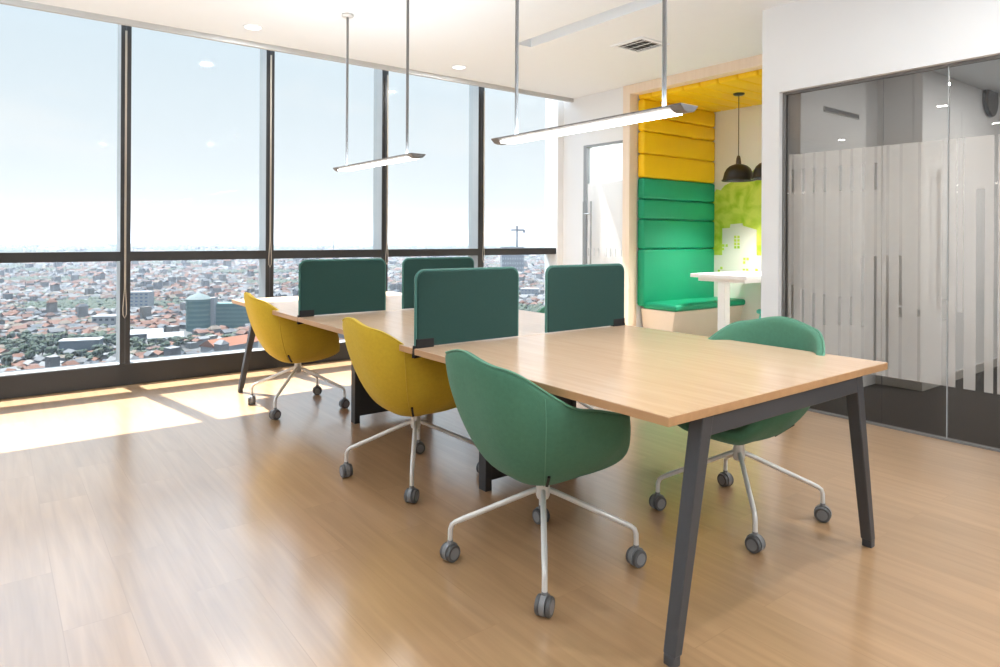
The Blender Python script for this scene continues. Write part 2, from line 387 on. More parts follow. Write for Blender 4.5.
for gx, gy, nx, ny in ((735.3, 237, 2, 4), (723.5, 245.5, 2, 1), (723, 249, 1, 1), (744.5, 259, 2, 1), (744.2, 262.5, 1, 1), (721.5, 268, 1, 1), (744, 270, 2, 1), (719, 271, 1, 1), (756.5, 270, 1, 1)):
    for i in range(nx):
        for j in range(ny):
            yy, zz = px2yz(gx+i*3.2, gy+j*3.4)
            MB().box(-.018, -.015, yy-4.6-.016, yy-4.6+.016, zz-.08-.016, zz-.08+.016).build('window_opening', M['mural'], b)
def pendant(loc, label, zb):
    p = empty('pendant_lamp', loc, 0, label, 'pendant lamp', 'black pendant lamps in the booth')
    Z = zb-loc[2]
    MB().lathe([(0, 0), (.06, 0), (.06, -.012), (.045, -.022), (0, -.022)]).build('ceiling_rose', M['shade'], p)
    MB().tube([(0, 0, -.02), (0, 0, Z+.255)], .0045, 8).build('cord', M['shade'], p)
    MB().lathe([(0, Z+.28), (.014, Z+.275), (.022, Z+.25), (.026, Z+.215), (.03, Z+.165), (.0, Z+.16)]).build('socket', M['brass'], p)
    pr = [(.028, .185), (.05, .18), (.09, .165), (.125, .135), (.148, .09), (.157, .05), (.165, .02), (.176, .012), (.176, 0), (.17, 0), (.160, .015), (.150, .05), (.14, .088), (.118, .128), (.085, .156), (.03, .172)]
    MB().lathe([(r, Z+h) for r, h in pr], seg=36).build('shade', M['shade'], p)
    MB().lathe([(0, Z+.03), (.03, Z+.04), (.042, Z+.075), (.03, Z+.11), (.016, Z+.15), (0, Z+.16)], seg=16).build('bulb', M['bulb'], p)
pendant((6.5, 4.215, 2.826), 'black dome pendant lamp in full view over the booth table', 1.87)
pendant((6.5, 3.86, 2.826), 'second black pendant lamp, mostly hidden behind the white pier', 1.87)

# ------------------------------------------------------------------ glazed partition and the room behind it
GX = PX+.065
w = MB().box(PX, PX+.14, 2.69, 2.83, 0, CZ).box(PX, PX+.14, YB, 2.69, 2.335, CZ).box(PX+.14, FX+.02, 2.75, 2.83, 0, CZ)
struct(w.build('wall_partition', M['wallr']), 'white pier and lintel framing the grey glass partition', 'wall')
struct(MB().box(PX+.14, 6.08, 2.60, 2.75, 0, 2.66).build('wall_glass_room_side', M['wallr']), 'side wall of the glass room next to the booth', 'wall')
struct(MB().box(6.08, 10.2, 2.25, 2.95, 0, CZ).build('wall_glass_room', M['wallr']), 'warm white wall block inside the glass room', 'wall')
struct(MB().box(10.2, 10.35, YB, 2.95, 0, CZ).build('wall_glass_room_end', M['wallr']), 'end wall of the glass room', 'wall')
struct(MB().box(PX+.04, 10.2, YB, 2.83, -.12, 0).build('floor_glass_room', M['carpet']), 'charcoal carpet floor behind the grey glass', 'floor')
struct(MB().box(PX+.14, 10.2, YB, 2.75, 2.66, 2.8).build('ceiling_glass_room', M['ceil']), 'white ceiling of the room behind the grey glass', 'ceiling')
struct(MB().box(6.065, 6.08, 2.25, 2.6, 0, .075).box(6.065, 10.2, 2.235, 2.25, 0, .075).build('baseboard_glass_room', M['skirt'], bevel=.003), 'grey skirting around the wall block in the glass room', 'baseboard')
g = empty('window_11', (GX, 0, 0), 0, 'tall grey glass partition on the wall beside the table', 'window', None, 'structure')
MB().box(-.02, .02, 2.668, 2.69, 0, 2.335).box(-.02, .02, YB+.1, 2.668, 2.318, 2.335).box(-.02, .02, YB+.1, 2.668, 0, .012).build('channel', M['rod'], g)
panes = [(1.992, 2.668), (1.608, 1.988), (.55, 1.602), (-.55, .546), (-1.65, -.554), (-2.75, -1.654), (-3.85, -2.754), (-4.9, -3.854)]
film_m = {}
def slots_mesh(y0, y1, z0, z1, slots):
    """film sheet between y0..y1 with clear upright slots (ya, yb, [(za, zb)...])"""
    mb = MB(); cur = y1
    for ya, yb, gaps in sorted(slots, key=lambda q: -q[1]):
        if yb < cur: mb.box(-.008, -.0055, yb, cur, z0, z1)
        zz = z0
        for a, c_ in sorted(gaps):
            if a > zz: mb.box(-.008, -.0055, ya, yb, zz, a, 1)
            zz = max(zz, c_)
        if zz < z1: mb.box(-.008, -.0055, ya, yb, zz, z1, 1)
        cur = ya
    if cur > y0: mb.box(-.008, -.0055, y0, cur, z0, z1)
    return mb
w2 = .0095
def S(yc, *gaps, w=w2): return (yc-w, yc+w, list(gaps))
U = (1.578, 1.758)
sl = {0: [S(2.612, U, (.60, .905)), S(2.532, U, (.60, .875)), S(2.452, U, (.60, .85)), S(2.375, U, (.63, .85)), S(2.266, U, (.645, .84)), S(2.188, U, (.65, .845)), S(2.111, U, (.65, 1.12)), S(2.030, U, (.40, 1.13))],
      1: [S(1.954, (.39, 1.14)), S(1.874, (.735, .80), (.815, 1.14)), S(1.765, (.75, .80), w=.008), S(1.622, (.745, .87), w=.014)]}
for k, (a, b_) in enumerate(panes):
    p = MB().box(-.005, .005, a, b_, .01, 2.32).build('pane', M['tinted'], g)
    if k < 2: slots_mesh(a if k == 0 else a+.04, min(b_, 2.645), .335, 1.868, sl[k]).build('frosted_film', [M['film'], M['filml']], p)
    elif k == 2:
        fm = MB(); bars = [(1.56, 1.60, .335, 1.868), (1.525, 1.551, .80, 1.868), (1.455, 1.517, .335, 1.868), (1.365, 1.41, .335, 1.868), (1.41, 1.455, 1.55, 1.868), (1.26, 1.345, .335, 1.868)]
        for q in range(9): bars.append((.56+q*.078, .61+q*.078, .335, 1.868))
        for (ya, yb, za, zb) in bars: fm.box(-.008, -.0055, ya, yb, za, zb)
        fm.build('frosted_film', M['film'], p)
MB().box(-.009, .009, 1.6025, 1.6075, .01, 2.32).build('edge_strip', M['ledge'], g)
def vent_parts(v, s_, mat_frame, mat_in):
    h_ = s_/2
    MB().box(-h_, h_, -h_, -h_+.04, -.012, 0).box(-h_, h_, h_-.04, h_, -.012, 0).box(-h_, -h_+.04, -h_+.04, h_-.04, -.012, 0).box(h_-.04, h_, -h_+.04, h_-.04, -.012, 0).build('frame', mat_frame, v)
    MB().box(-h_+.04, h_-.04, -h_+.04, h_-.04, -.001, 0).build('backing', mat_in, v)
    lm = MB(); n = 5
    for i in range(n):
        y = -h_+.04+(i+.5)*(s_-.08)/n
        lm.hexa([(-h_+.04, y-.014, -.011), (h_-.04, y-.014, -.011), (h_-.04, y-.010, -.011), (-h_+.04, y-.010, -.011)], [(-h_+.04, y+.006, -.002), (h_-.04, y+.006, -.002), (h_-.04, y+.010, -.002), (-h_+.04, y+.010, -.002)])
    for i in range(3):
        x = -h_+.04+(i+.5)*(s_-.08)/3
        lm.box(x-.004, x+.004, -h_+.04, h_-.04, -.012, -.009)
    lm.build('louvre', mat_frame, v)
v = empty('ceiling_vent', (4.64, 4.01, CZ), 0, 'square white ceiling vent with black louvre gaps near the booth', 'vent')
vent_parts(v, .37, M['ceil'], M['dark'])
ck = empty('wall_speaker', (7.61, 2.245, 2.585), 0, 'round dark grey wall speaker seen through the grey glass', 'speaker')
def disc_y(mb, r, y0, y1, seg=36):
    mb.prism([(r*math.cos(2*PI*k/seg), r*math.sin(2*PI*k/seg)) for k in range(seg)], 'Y', y0, y1); return mb
disc_y(MB(), .165, -.035, 0).build('case', M['dark'], ck, .006)
disc_y(MB(), .145, -.039, -.034).build('grille', pmat('speaker_grille', (.12, .12, .12), .8), ck, .003)
vt = empty('wall_vent', (5.44, 2.60, 2.257), 0, 'slim dark air slot in the side wall behind the grey glass', 'vent')
MB().box(-.29, .29, -.008, 0, -.022, -.016).box(-.29, .29, -.008, 0, .016, .022).box(-.29, -.284, -.008, 0, -.016, .016).box(.284, .29, -.008, 0, -.016, .016).build('frame', M['skirt'], vt)
MB().box(-.284, .284, -.003, 0, -.016, .016).build('slot', M['dark'], vt)
h = MB().tube([(6.28, 2.20, .66), (6.28, 2.20, 1.82)], .014).tube([(6.28, 2.20, .72), (6.28, 2.25, .72)], .010).tube([(6.28, 2.20, 1.76), (6.28, 2.25, 1.76)], .010)
h.build('pull_handle', M['black'], bpy.data.objects['wall_glass_room'])

# ------------------------------------------------------------------ workbench table: three desk sections in one row
TX0, TX1 = 1.53, 2.935
TYS = [1.21, 2.64, 4.07, 5.50]
tb = empty('workbench_table', ((TX0+TX1)/2, (TYS[0]+TYS[3])/2, 0), 0, 'long beech workbench table with charcoal splayed legs', 'table')
OX, OY = tb.location.x, tb.location.y
hw = (TX1-TX0)/2
for i in range(3):
    ya, yb = TYS[i]-OY+(.002 if i else 0), TYS[i+1]-OY-(.002 if i < 2 else 0)
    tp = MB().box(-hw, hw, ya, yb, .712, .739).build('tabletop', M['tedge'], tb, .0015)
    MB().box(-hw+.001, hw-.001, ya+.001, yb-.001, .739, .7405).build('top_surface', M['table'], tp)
for yy in (1.243-OY, 5.467-OY):
    # splayed legs of rectangular tube, crossbar under the top
    xo = 2.218-OX
    for sx in (-1, 1):
        xt, xb = xo+sx*.488, xo+sx*.623
        lm = MB().hexa([(xb-.018, yy-.0215, .03), (xb+.018, yy-.0215, .03), (xb+.018, yy+.0215, .03), (xb-.018, yy+.0215, .03)],
                       [(xt-.027, yy-.025, .711), (xt+.027, yy-.025, .711), (xt+.027, yy+.025, .711), (xt-.027, yy+.025, .711)])
        lg = lm.build('leg', M['dark'], tb, .004)
        xf = xb+sx*.003
        MB().box(xf-.016, xf+.016, yy-.019, yy+.019, 0, .031).build('foot', M['dark'], lg, .003)
    MB().box(xo-.515, xo+.515, yy-.0235, yy+.0235, .648, .711).build('crossbar', M['dark'], tb, .004)
for sx in (-1, 1): MB().box(sx*.42-.03, sx*.42+.03, TYS[0]-OY+.1, TYS[3]-OY-.1, .665, .711).build('rail', M['dark'], tb, .003)
for yy in (TYS[1]-OY+.02, TYS[2]-OY+.06):
    m = MB().box(-.27, .29, yy-.018, yy+.018, .045, .664).box(-.30, -.262, yy-.03, yy+.03, 0, .664).box(.282, .31, yy-.03, yy+.03, 0, .664)
    m.build('pedestal', M['black'], tb, .003)
# desk screens
def screen(x0, y, z0, clamp_left, label, mat=None):
    wd, ht, th = .592, .345, .024
    s = empty('desk_screen', (x0+wd/2, y, .7405), 0, label, 'desk screen', 'green fabric screens clamped across the table')
    def outline(inset=0):
        r = .04; pts = [(-wd/2+inset, 0), (wd/2-inset, 0)]
        for k in range(7):
            a = k/6*PI/2; pts.append((wd/2-inset-r+r*math.cos(a), ht-inset-r+r*math.sin(a)))
        for k in range(7):
            a = PI/2+k/6*PI/2; pts.append((-wd/2+inset+r+r*math.cos(a), ht-inset-r+r*math.sin(a)))
        return pts
    z = .006
    o = MB().prism([(a, b+z) for a, b in outline(.004)], 'Y', -th/2, th/2).build('panel', M['screen'], s, .004)
    edge = [(a, 0, b+z) for a, b in outline(0)]
    MB().tube(edge[1:]+[edge[0]], .0075, 8).build('edge_piping', M['piping'], s)
    cx = -wd/2 if clamp_left else wd/2
    sg = 1 if clamp_left else -1
    m = MB().box(min(cx-sg*.002, cx+sg*.092), max(cx-sg*.002, cx+sg*.092), -.0135, .0135, .0, .042)
    m.box(min(cx-sg*.010, cx-sg*.002), max(cx-sg*.010, cx-sg*.002), -.010, .010, -.042, .012)
    m.box(min(cx-sg*.010, cx+sg*.03), max(cx-sg*.010, cx+sg*.03), -.010, .010, -.042, -.030)
    m.build('clamp', M['clamp'], s, .003)
screen(1.54, TYS[1], 0, True, 'green desk screen standing just behind the nearer green chair')
screen(2.328, TYS[1], 0, False, 'green desk screen in front of the booth frame, across from the nearer left screen')
screen(1.541, TYS[2], 0, True, 'green desk screen behind the far yellow chair, by the window')
screen(2.272, TYS[2], 0, False, 'farthest green desk screen, partly covered by another screen')

# ------------------------------------------------------------------ tub chairs
def sstep(a, b, x):
    t = min(1, max(0, (x-a)/(b-a))); return t*t*(3-2*t)
ZB = .316
def adeg(phi): return abs((math.degrees(phi)+180) % 360-180)
def lerp_tab(tab, x):
    if x <= tab[0][0]: return tab[0][1]
    for (x0, y0_), (x1, y1_) in zip(tab, tab[1:]):
        if x <= x1: return y0_+(y1_-y0_)*(x-x0)/(x1-x0)
    return tab[-1][1]
def rim(phi):
    """rim height; phi = 0 at the front of the seat, pi at the back"""
    d = adeg(phi)
    arm = .43+(.615-.43)*sstep(24, 60, d)+.05*sstep(52, 112, d)
    return arm+(.842-.665)*(.78*sstep(100, 144, d)+.22*sstep(138, 180, d))
RF = [(0, 0), (.04, .24), (.12, .42), (.21, .57), (.32, .71), (.43, .83), (.56, .925), (.70, .99), (.85, 1.0), (1, 1.0)]
RB = [(0, 0), (.025, .24), (.07, .40), (.14, .535), (.24, .645), (.36, .74), (.50, .825), (.64, .895), (.78, .95), (.90, .985), (1, 1.0)]
def chair_point(phi, zf, inset=0, dz=0):
    d = adeg(phi); h = rim(phi); z = ZB+(h-ZB)*zf
    wb = sstep(62, 150, d)
    rho = lerp_tab(RF, zf)*(1-wb)+lerp_tab(RB, zf)*wb
    c, s_ = math.cos(phi), math.sin(phi); n = 2.8
    k = (abs(c)**n+abs(s_)**n)**(-1/n)
    x = (.275 if c > 0 else .368)*k*c*rho; y = .322*k*s_*rho
    y *= 1-.08*wb*sstep(.60, .83, z)
    if inset:
        L = math.hypot(x, y)+1e-9; q = max(.02, L-inset)/L; x *= q; y *= q
    return Vector((x, y, z+dz))
def make_chair(mat, seam_mat):
    c = empty('tub_chair')
    SEG = 80
    phis = [-PI+2*PI*k/SEG for k in range(SEG)]
    rows = [[chair_point(p, zf) for p in phis] for zf in (0, .025, .07, .14, .22, .32, .43, .56, .70, .82, .92, .975)]
    rows.append([chair_point(p, 1.0, .006) for p in phis])
    rows.append([chair_point(p, 1.0, .018, .006) for p in phis])
    rows.append([chair_point(p, 1.0, .032, .001) for p in phis])
    for t in (.94, .84, .70, .55, .40, .25, .12, 0):
        r = []
        for p in phis:
            h = rim(p); zl = min(.455, h-.012); z = zl+(h-zl)*t
            q = chair_point(p, (z-ZB)/(h-ZB), .040); r.append(q)
        rows.append(r)
    rows.append([Vector((0, 0, .45)) for p in phis])
    vs = [v for r in rows for v in r]; fs = []
    for i in range(len(rows)-1):
        for k in range(SEG): fs.append((i*SEG+k, i*SEG+(k+1) % SEG, (i+1)*SEG+(k+1) % SEG, (i+1)*SEG+k))
    sh = MB().add(vs, fs, 0, True).build('shell', mat, c)
    for e in sh.data.edges: e.use_edge_sharp = False
    sb = sh.modifiers.new('soft', 'SUBSURF'); sb.levels = 1; sb.render_levels = 1
    # seat cushion
    cm = MB(); prof = [(0, .425), (.86, .425), (.95, .435), (1.0, .452), (.985, .472), (.93, .486), (.8, .492), (.4, .496), (0, .497)]
    rr = []
    for q, z in prof:
        rr.append([(x*q+.045, y*q, z) for x, y in superellipse(.205, .225, 2.8, 48)])
    vs = [v for r in rr for v in r]; fs = []
    for i in range(len(rr)-1):
        for k in range(48): fs.append((i*48+k, i*48+(k+1) % 48, (i+1)*48+(k+1) % 48, (i+1)*48+k))
    cu = cm.add(vs, fs, 0, True).build('seat_cushion', mat, c)
    # piping round the rim, seams between back and sides
    pts = [chair_point(math.radians(d), 1.0, .006, .003) for d in range(36, 325, 4)]
    MB().tube(pts, .0042, 8).build('piping', seam_mat, c)
    for sg in (-1, 1):
        ph = sg*math.radians(122)
        pts = [chair_point(ph, q/20) for q in range(1, 20)]
        MB().tube(pts, .0020, 6).build('seam', seam_mat, c)
        p = chair_point(ph-sg*.06, .09); q = chair_point(ph-sg*.06, .24); dr = (q-p).normalized(); sd = Vector((-p.y, p.x, 0)).normalized()
        n_ = sd.cross(dr).normalized()
        if n_.x*p.x+n_.y*p.y < 0: n_ = -n_
        w_ = .005
        MB().hexa([p-sd*w_-n_*.003, p+sd*w_-n_*.003, p+sd*w_+n_*.006, p-sd*w_+n_*.006], [q-sd*w_-n_*.003, q+sd*w_-n_*.003, q+sd*w_+n_*.006, q-sd*w_+n_*.006]).build('fabric_tag', M['clamp'], c)
    # swivel column and star base
    st = empty('star_base', (0, 0, 0), 0, parent=c)
    MB().lathe([(0, ZB+.06), (.024, ZB+.06), (.024, ZB-.006), (.027, .285), (.027, .262), (.022, .25), (0, .248)]).build('column', M['legs'], st)
    for k in range(4):
        a = k*PI/2; ca, sa = math.cos(a), math.sin(a)
        pr = [(.012, .285), (.05, .272), (.12, .242), (.22, .199), (.30, .165), (.335, .149), (.349, .138), (.355, .12), (.356, .072)]
        MB().tube([(r*ca, r*sa, z) for r, z in pr], [.0108]*5+[.0098]*4, 12).build('leg', M['legs'], st)
    for k in range(4):
        a = k*PI/2
        cs = empty('caster', (.356*math.cos(a), .356*math.sin(a), 0), a+random.choice((.5, 2.2, -.7, 1.2)), parent=st)
    return c
wheel_me = None; hub_me = None
def caster_meshes():
    w = MB()
    for sg in (-1, 1):
        x0, x1 = sg*.010, sg*.026
        w.lathe([(0, x0), (.026, x0), (.033, x0+sg*.003), (.033, x1-sg*.004), (.030, x1), (0, x1)], (0, 0, .033), 24, axis='H')
    wm = w.build('wheels', M['caster'], mesh=True)
    h = MB().lathe([(0, .028), (.008, .03), (.011, .06), (.011, .080), (0, .082)], seg=14)
    for sg in (-1, 1): h.lathe([(0, sg*.0245), (.022, sg*.0245), (.022, sg*.0268), (0, sg*.0272)], (0, 0, .033), 20, axis='H')
    h.lathe([(.029, -.0095), (.0355, -.0095), (.0355, .0095), (.029, .0095)], (0, 0, .036), 20, axis='H')
    hm = h.build('housing', M['casterhub'], mesh=True)
    return wm, hm
WHEEL, HOUS = caster_meshes()
def finish_chair(c):
    """each caster becomes one sub-part of the base: wheels in the dark tone, housing in the grey one"""
    st = [x for x in c.children if x.name.startswith('star_base')][0]
    for cs in [x for x in st.children if x.name.startswith('caster')]:
        bm = bmesh.new(); bm.from_mesh(WHEEL); nf = len(bm.faces); bm.from_mesh(HOUS)
        bm.faces.ensure_lookup_table()
        for i, f_ in enumerate(bm.faces): f_.material_index = 0 if i < nf else 1
        me = bpy.data.meshes.new('caster'); bm.to_mesh(me); bm.free()
        me.materials.append(M['caster']); me.materials.append(M['casterhub'])
        o = bpy.data.objects.new('caster', me); COL.objects.link(o); o.parent = st
        o.location = cs.location; o.rotation_euler = cs.rotation_euler
        bpy.data.objects.remove(cs)
seam_g = pmat('green_piping', (.10, .26, .17), .8, var=.1, scale=60)
seam_y = pmat('mustard_piping', (.62, .43, .04), .8, var=.1, scale=60)
cg = make_chair(M['green'], seam_g); finish_chair(cg)
cyl = make_chair(M['yellow'], seam_y); finish_chair(cyl)
def place(proto, first, loc, face, base_rot, label, dz=0):
    c = proto if first else copy_tree(proto)
    c.location = (loc[0], loc[1], dz); c.rotation_euler = (0, 0, face)
    for ch in c.children:
        if ch.name.startswith('star_base'): ch.rotation_euler = (0, 0, base_rot-face); ch.location.z = -dz
    tag(c, label, 'office chair', 'tub chairs on casters around the workbench')
place(cg, True, (1.69, 1.93), math.radians(-4), math.radians(-40), 'green tub chair at the open near side of the table, back towards us')
place(cg, False, (2.69, 1.735), math.radians(180), math.radians(43), 'green tub chair tucked under the table in front of the glass partition', .022)
place(cg, False, (2.95, 3.34), math.radians(180), math.radians(20), 'green chair hidden behind the screens, only a corner of its back showing')
place(cyl, True, (1.774, 3.035), math.radians(-3), math.radians(57), 'yellow tub chair between the green chair and the other yellow chair')
place(cyl, False, (1.80, 4.78), math.radians(-5), math.radians(45), 'yellow tub chair at the far end of the table by the windows')

# ------------------------------------------------------------------ lamps
def area(name, loc, sx, sy, power, col=(.93, .97, 1), shape='RECTANGLE', parent=None, rot=(0, 0, 0), spread=PI):
    l = bpy.data.lights.new(name, 'AREA'); l.shape = shape; l.size = sx
    if shape in ('RECTANGLE', 'ELLIPSE'): l.size_y = sy
    l.energy = power; l.color = col; l.spread = spread
    o = bpy.data.objects.new(name, l); COL.objects.link(o); o.location = loc; o.rotation_euler = rot
    if parent: o.parent = parent
    return o
def linear_lamp(x, y0, y1, z, rods, label, power=2, up=12, led='lampon'):
    yc = (y0+y1)/2
    s = empty('linear_pendant', (x, yc, CZ), 0, label, 'pendant lamp', 'linear pendant lamps over the workbench')
    zb = z-CZ; L = (y1-y0)/2
    def sec(w, top, bot):
        return [(-w, top), (-w*.6, bot+.004), (-w*.25, bot), (w*.25, bot), (w*.6, bot+.004), (w, top), (w, top+.006), (-w, top+.006)]
    MB().prism(sec(.054, zb, zb-.018), 'Y', -L+.06, L-.06).build('housing', M['rod'], s)
    MB().box(-.042, .042, -L+.065, L-.065, zb-.0225, zb-.012).build('diffuser', M[led], s, .003)
    for sg in (-1, 1):
        MB().prism(sec(.056, zb+.001, zb-.023), 'Y', min(sg*L, sg*(L-.06)), max(sg*L, sg*(L-.06))).build('end_cap', M['rod'], s, .003)
    for ry in rods:
        r = MB().tube([(0, ry-yc, zb+.004), (0, ry-yc, -.02)], .0095, 12).build('rod', M['rod'], s)
        MB().lathe([(0, 0), (.045, 0), (.045, -.016), (.035, -.024), (0, -.024)], (0, ry-yc, 0)).build('canopy', M['legs'], r)
    area('lamp_light', (0, 0, zb-.026), .085, 2*L-.14, power, parent=s)
    area('added_uplight', (0, 0, zb+.012), .09, 2*L-.14, up, (.74, .88, 1), parent=s, rot=(PI, 0, 0))  # upward fill added to brighten the ceiling
    return s
linear_lamp(2.22, 1.66, 2.915, 1.775, (1.787, 2.763), 'slim linear pendant lamp over the near half of the table', .6, 15, 'lampbright')
linear_lamp(2.22, 3.78, 5.02, 1.782, (3.93, 4.877), 'slim linear pendant lamp over the far half of the table, by the windows')
for x_, y_, l_ in ((-.9, -.6, 'unseen linear pendant lamp added as fill over the floor behind the camera, middle row'), (-.9, 3.2, 'unseen linear pendant lamp added as fill left of the picture, by the windows'), (2.22, -1.6, 'unseen linear pendant lamp added as fill behind the camera, in line with the table'), (-4, 1.4, 'unseen linear pendant lamp added as fill at the rear of the office')):
    linear_lamp(x_, y_, y_+1.33, 1.9, (y_+.16, y_+1.17), l_, 3, 66)  # out-of-view pendants added as fill for the room
def downlight(x, y, label, power=20, z=CZ):
    d = empty('downlight', (x, y, z), 0, label, 'downlight', 'round recessed downlights')
    MB().lathe([(.062, -.001), (.066, -.008), (.078, -.006), (.080, 0), (.062, 0)], seg=32).build('trim_ring', M['ceil'], d)
    MB().lathe([(0, -.004), (.062, -.004), (.062, -.001), (0, -.001)], seg=32).build('diffuser', M['dlon'], d)
    area('lamp_light', (0, 0, -.009), .11, .11, power, (.95, .98, 1), 'DISK', d)
DLP = 22
downlight(1.735, 5.66, 'round downlight in the ceiling above the far end of the table', 25)
downlight(3.807, 5.68, 'round downlight in the ceiling between the last two mullions', 25)
rows = [(5.66, 'window row'), (3.4, 'row beside the table middle'), (.9, 'row over the camera'), (-1.8, 'row behind the camera'), (-3.9, 'rear row')]
for y, rn in rows:
    for x, cn in ((-.34, 'nearest'), (-2.4, 'second'), (-4.5, 'third')):
        if y > -3: downlight(x, y, 'added fill downlight outside the picture, %s from the table, %s' % (cn, rn), 7)  # unseen ceiling lamps added to fill the room with light
for x, y, cn in ((3.35, .9, 'in front of the glass partition'), (3.35, -.6, 'second along the glass partition'), (1.7, -1.8, 'behind the near table end'), (3.35, -2.1, 'third along the glass partition'), (1.7, -3.9, 'at the back of the office')):
    downlight(x, y, 'added fill downlight outside the picture, ' + cn, 34)  # added out of view to brighten the floor and walls on the right
downlight(6.9, .9, 'added fill downlight in the glass room ceiling, nearer the white wall block', 58, 2.66)  # the glass room lamps are added to brighten its dim interior
downlight(5.5, 1.2, 'added fill downlight in the glass room ceiling, close behind the glass', 16, 2.66)
downlight(6.9, -1.8, 'added fill downlight in the glass room ceiling, far from the wall block', 58, 2.66)
downlight(6.4, 5.7, 'added fill downlight in the corridor behind the narrow glass door', 26, CZ)  # unseen lamp added to brighten the corridor behind the door
for y_ in (4.215, 3.86): area('booth_light', (6.5, y_, 1.874), .29, .29, 19, (1, .97, .92), 'DISK', spread=2.1)

# roller blind cords on the mullions
for i, (x, zl, lab) in enumerate(((.893, .56, 'beige blind cord looped on the first mullion left of the yellow chair'), (2.085, .95, 'beige blind cord on the mullion behind the far yellow chair'), (3.30, .95, 'beige blind cord on the mullion next to the far lamp rods'), (4.545, .95, 'beige blind cord on the mullion nearest the white corner'))):
    y = WY-.03
    pts = [(x-.006, y, 2.93), (x-.006, y, zl+.10)]+[(x-.006-.016*math.sin(a) if a < PI/2 else x+.004+(.012)*-math.cos(a), y, zl+.06-.05*math.sin(a)) for a in (0.3, .8, 1.3)]
    pts = [(x-.004, y, 2.93), (x-.004, y, zl+.25), (x-.015, y, zl+.08), (x-.014, y, zl+.03), (x-.002, y, zl), (x+.010, y, zl+.03), (x+.011, y, zl+.08), (x+.004, y, zl+.25), (x+.004, y, 2.93)]
    tag(MB().tube(pts, .0032, 6).build('blind_cord', M['cord']), lab, 'blind cord', 'blind cords on the mullions')

# ------------------------------------------------------------------ the city far below
GZ = -90.0
D2 = Vector((fw.x, fw.y)).normalized(); R2 = Vector((D2.y, -D2.x))
def ground(lat, dist, z=GZ): return Vector((D2.x*dist+R2.x*lat, D2.y*dist+R2.y*lat, z))
def atpx(px, dist): return ground((px-CX)/F*dist, dist)
def cmat(name, col, var=.2, sc=.15, rough=.8): return pmat(name, col, rough, 0, .2, var, sc)
K = .165
def cc(*c): return tuple(v*K for v in c)
RO = [('terracotta', cc(.50, .20, .11)), ('rust', cc(.36, .17, .12)), ('grey', cc(.36, .36, .37)), ('white', cc(.66, .65, .64)), ('tan', cc(.52, .40, .29)), ('slate', cc(.22, .25, .29))]
ROOF = [cmat('roof_'+n, c) for n, c in RO]
HW = [cmat('house_wall_white', cc(.78, .75, .70)), cmat('house_wall_cream', cc(.62, .55, .46)), cmat('house_wall_grey', cc(.45, .45, .46))]
LEAF = [cmat('leaf_dark', (.014, .026, .015), .35, .3), cmat('leaf_mid', (.019, .032, .014), .35, .3), cmat('leaf_olive', (.028, .034, .017), .35, .3)]
GRD = cmat('city_ground', (.04, .039, .037), .5, .02)
seam = MB().add([tuple(ground(-6000, 25)), tuple(ground(7000, 25)), tuple(ground(7000, 5600)), tuple(ground(-6000, 5600))], [(0, 1, 2, 3)])
seam.add([tuple(ground(-6000, 25, GZ-3)), tuple(ground(7000, 25, GZ-3)), tuple(ground(7000, 5600, GZ-3)), tuple(ground(-6000, 5600, GZ-3))], [(3, 2, 1, 0), (0, 1, -3+4, -4+4)][:1])
struct(seam.build('ground_city', GRD), 'hazy ground of the city below', 'ground')
SEA = pmat('sea_water', (.05, .07, .08), .35, 0, .5, .05, .002)
struct(MB().add([tuple(ground(-16000, 5600, GZ-1)), tuple(ground(18000, 5600, GZ-1)), tuple(ground(18000, 13500, GZ-1)), tuple(ground(-16000, 13500, GZ-1))], [(0, 1, 2, 3)]).build('sea', SEA), 'pale band of sea on the horizon', 'sea')

def house_geo(mb, c, w, l, h, rh, ang, wi, ri, hip=.0):
    ca, sa = math.cos(ang), math.sin(ang)
    def P(x, y, z): return (c[0]+x*ca-y*sa, c[1]+x*sa+y*ca, c[2]+z)
    a, b = w/2, l/2; e = .5
    mb.add([P(-a, -b, 0), P(a, -b, 0), P(a, b, 0), P(-a, b, 0), P(-a, -b, h), P(a, -b, h), P(a, b, h), P(-a, b, h)], [(0, 1, 5, 4), (1, 2, 6, 5), (2, 3, 7, 6), (3, 0, 4, 7)], wi)
    if rh > .3:
        hb = b*hip
        v = [P(-a-e, -b-e, h-.2), P(a+e, -b-e, h-.2), P(a+e, b+e, h-.2), P(-a-e, b+e, h-.2), P(0, -b-e+hb, h+rh), P(0, b+e-hb, h+rh)]
        mb.add(v, [(1, 2, 5, 4), (3, 0, 4, 5), (0, 1, 4), (2, 3, 5)], ri)
    else:
        mb.add([P(-a, -b, h), P(a, -b, h), P(a, b, h), P(-a, b, h)], [(0, 1, 2, 3)], ri)
rnd = random.Random(11)
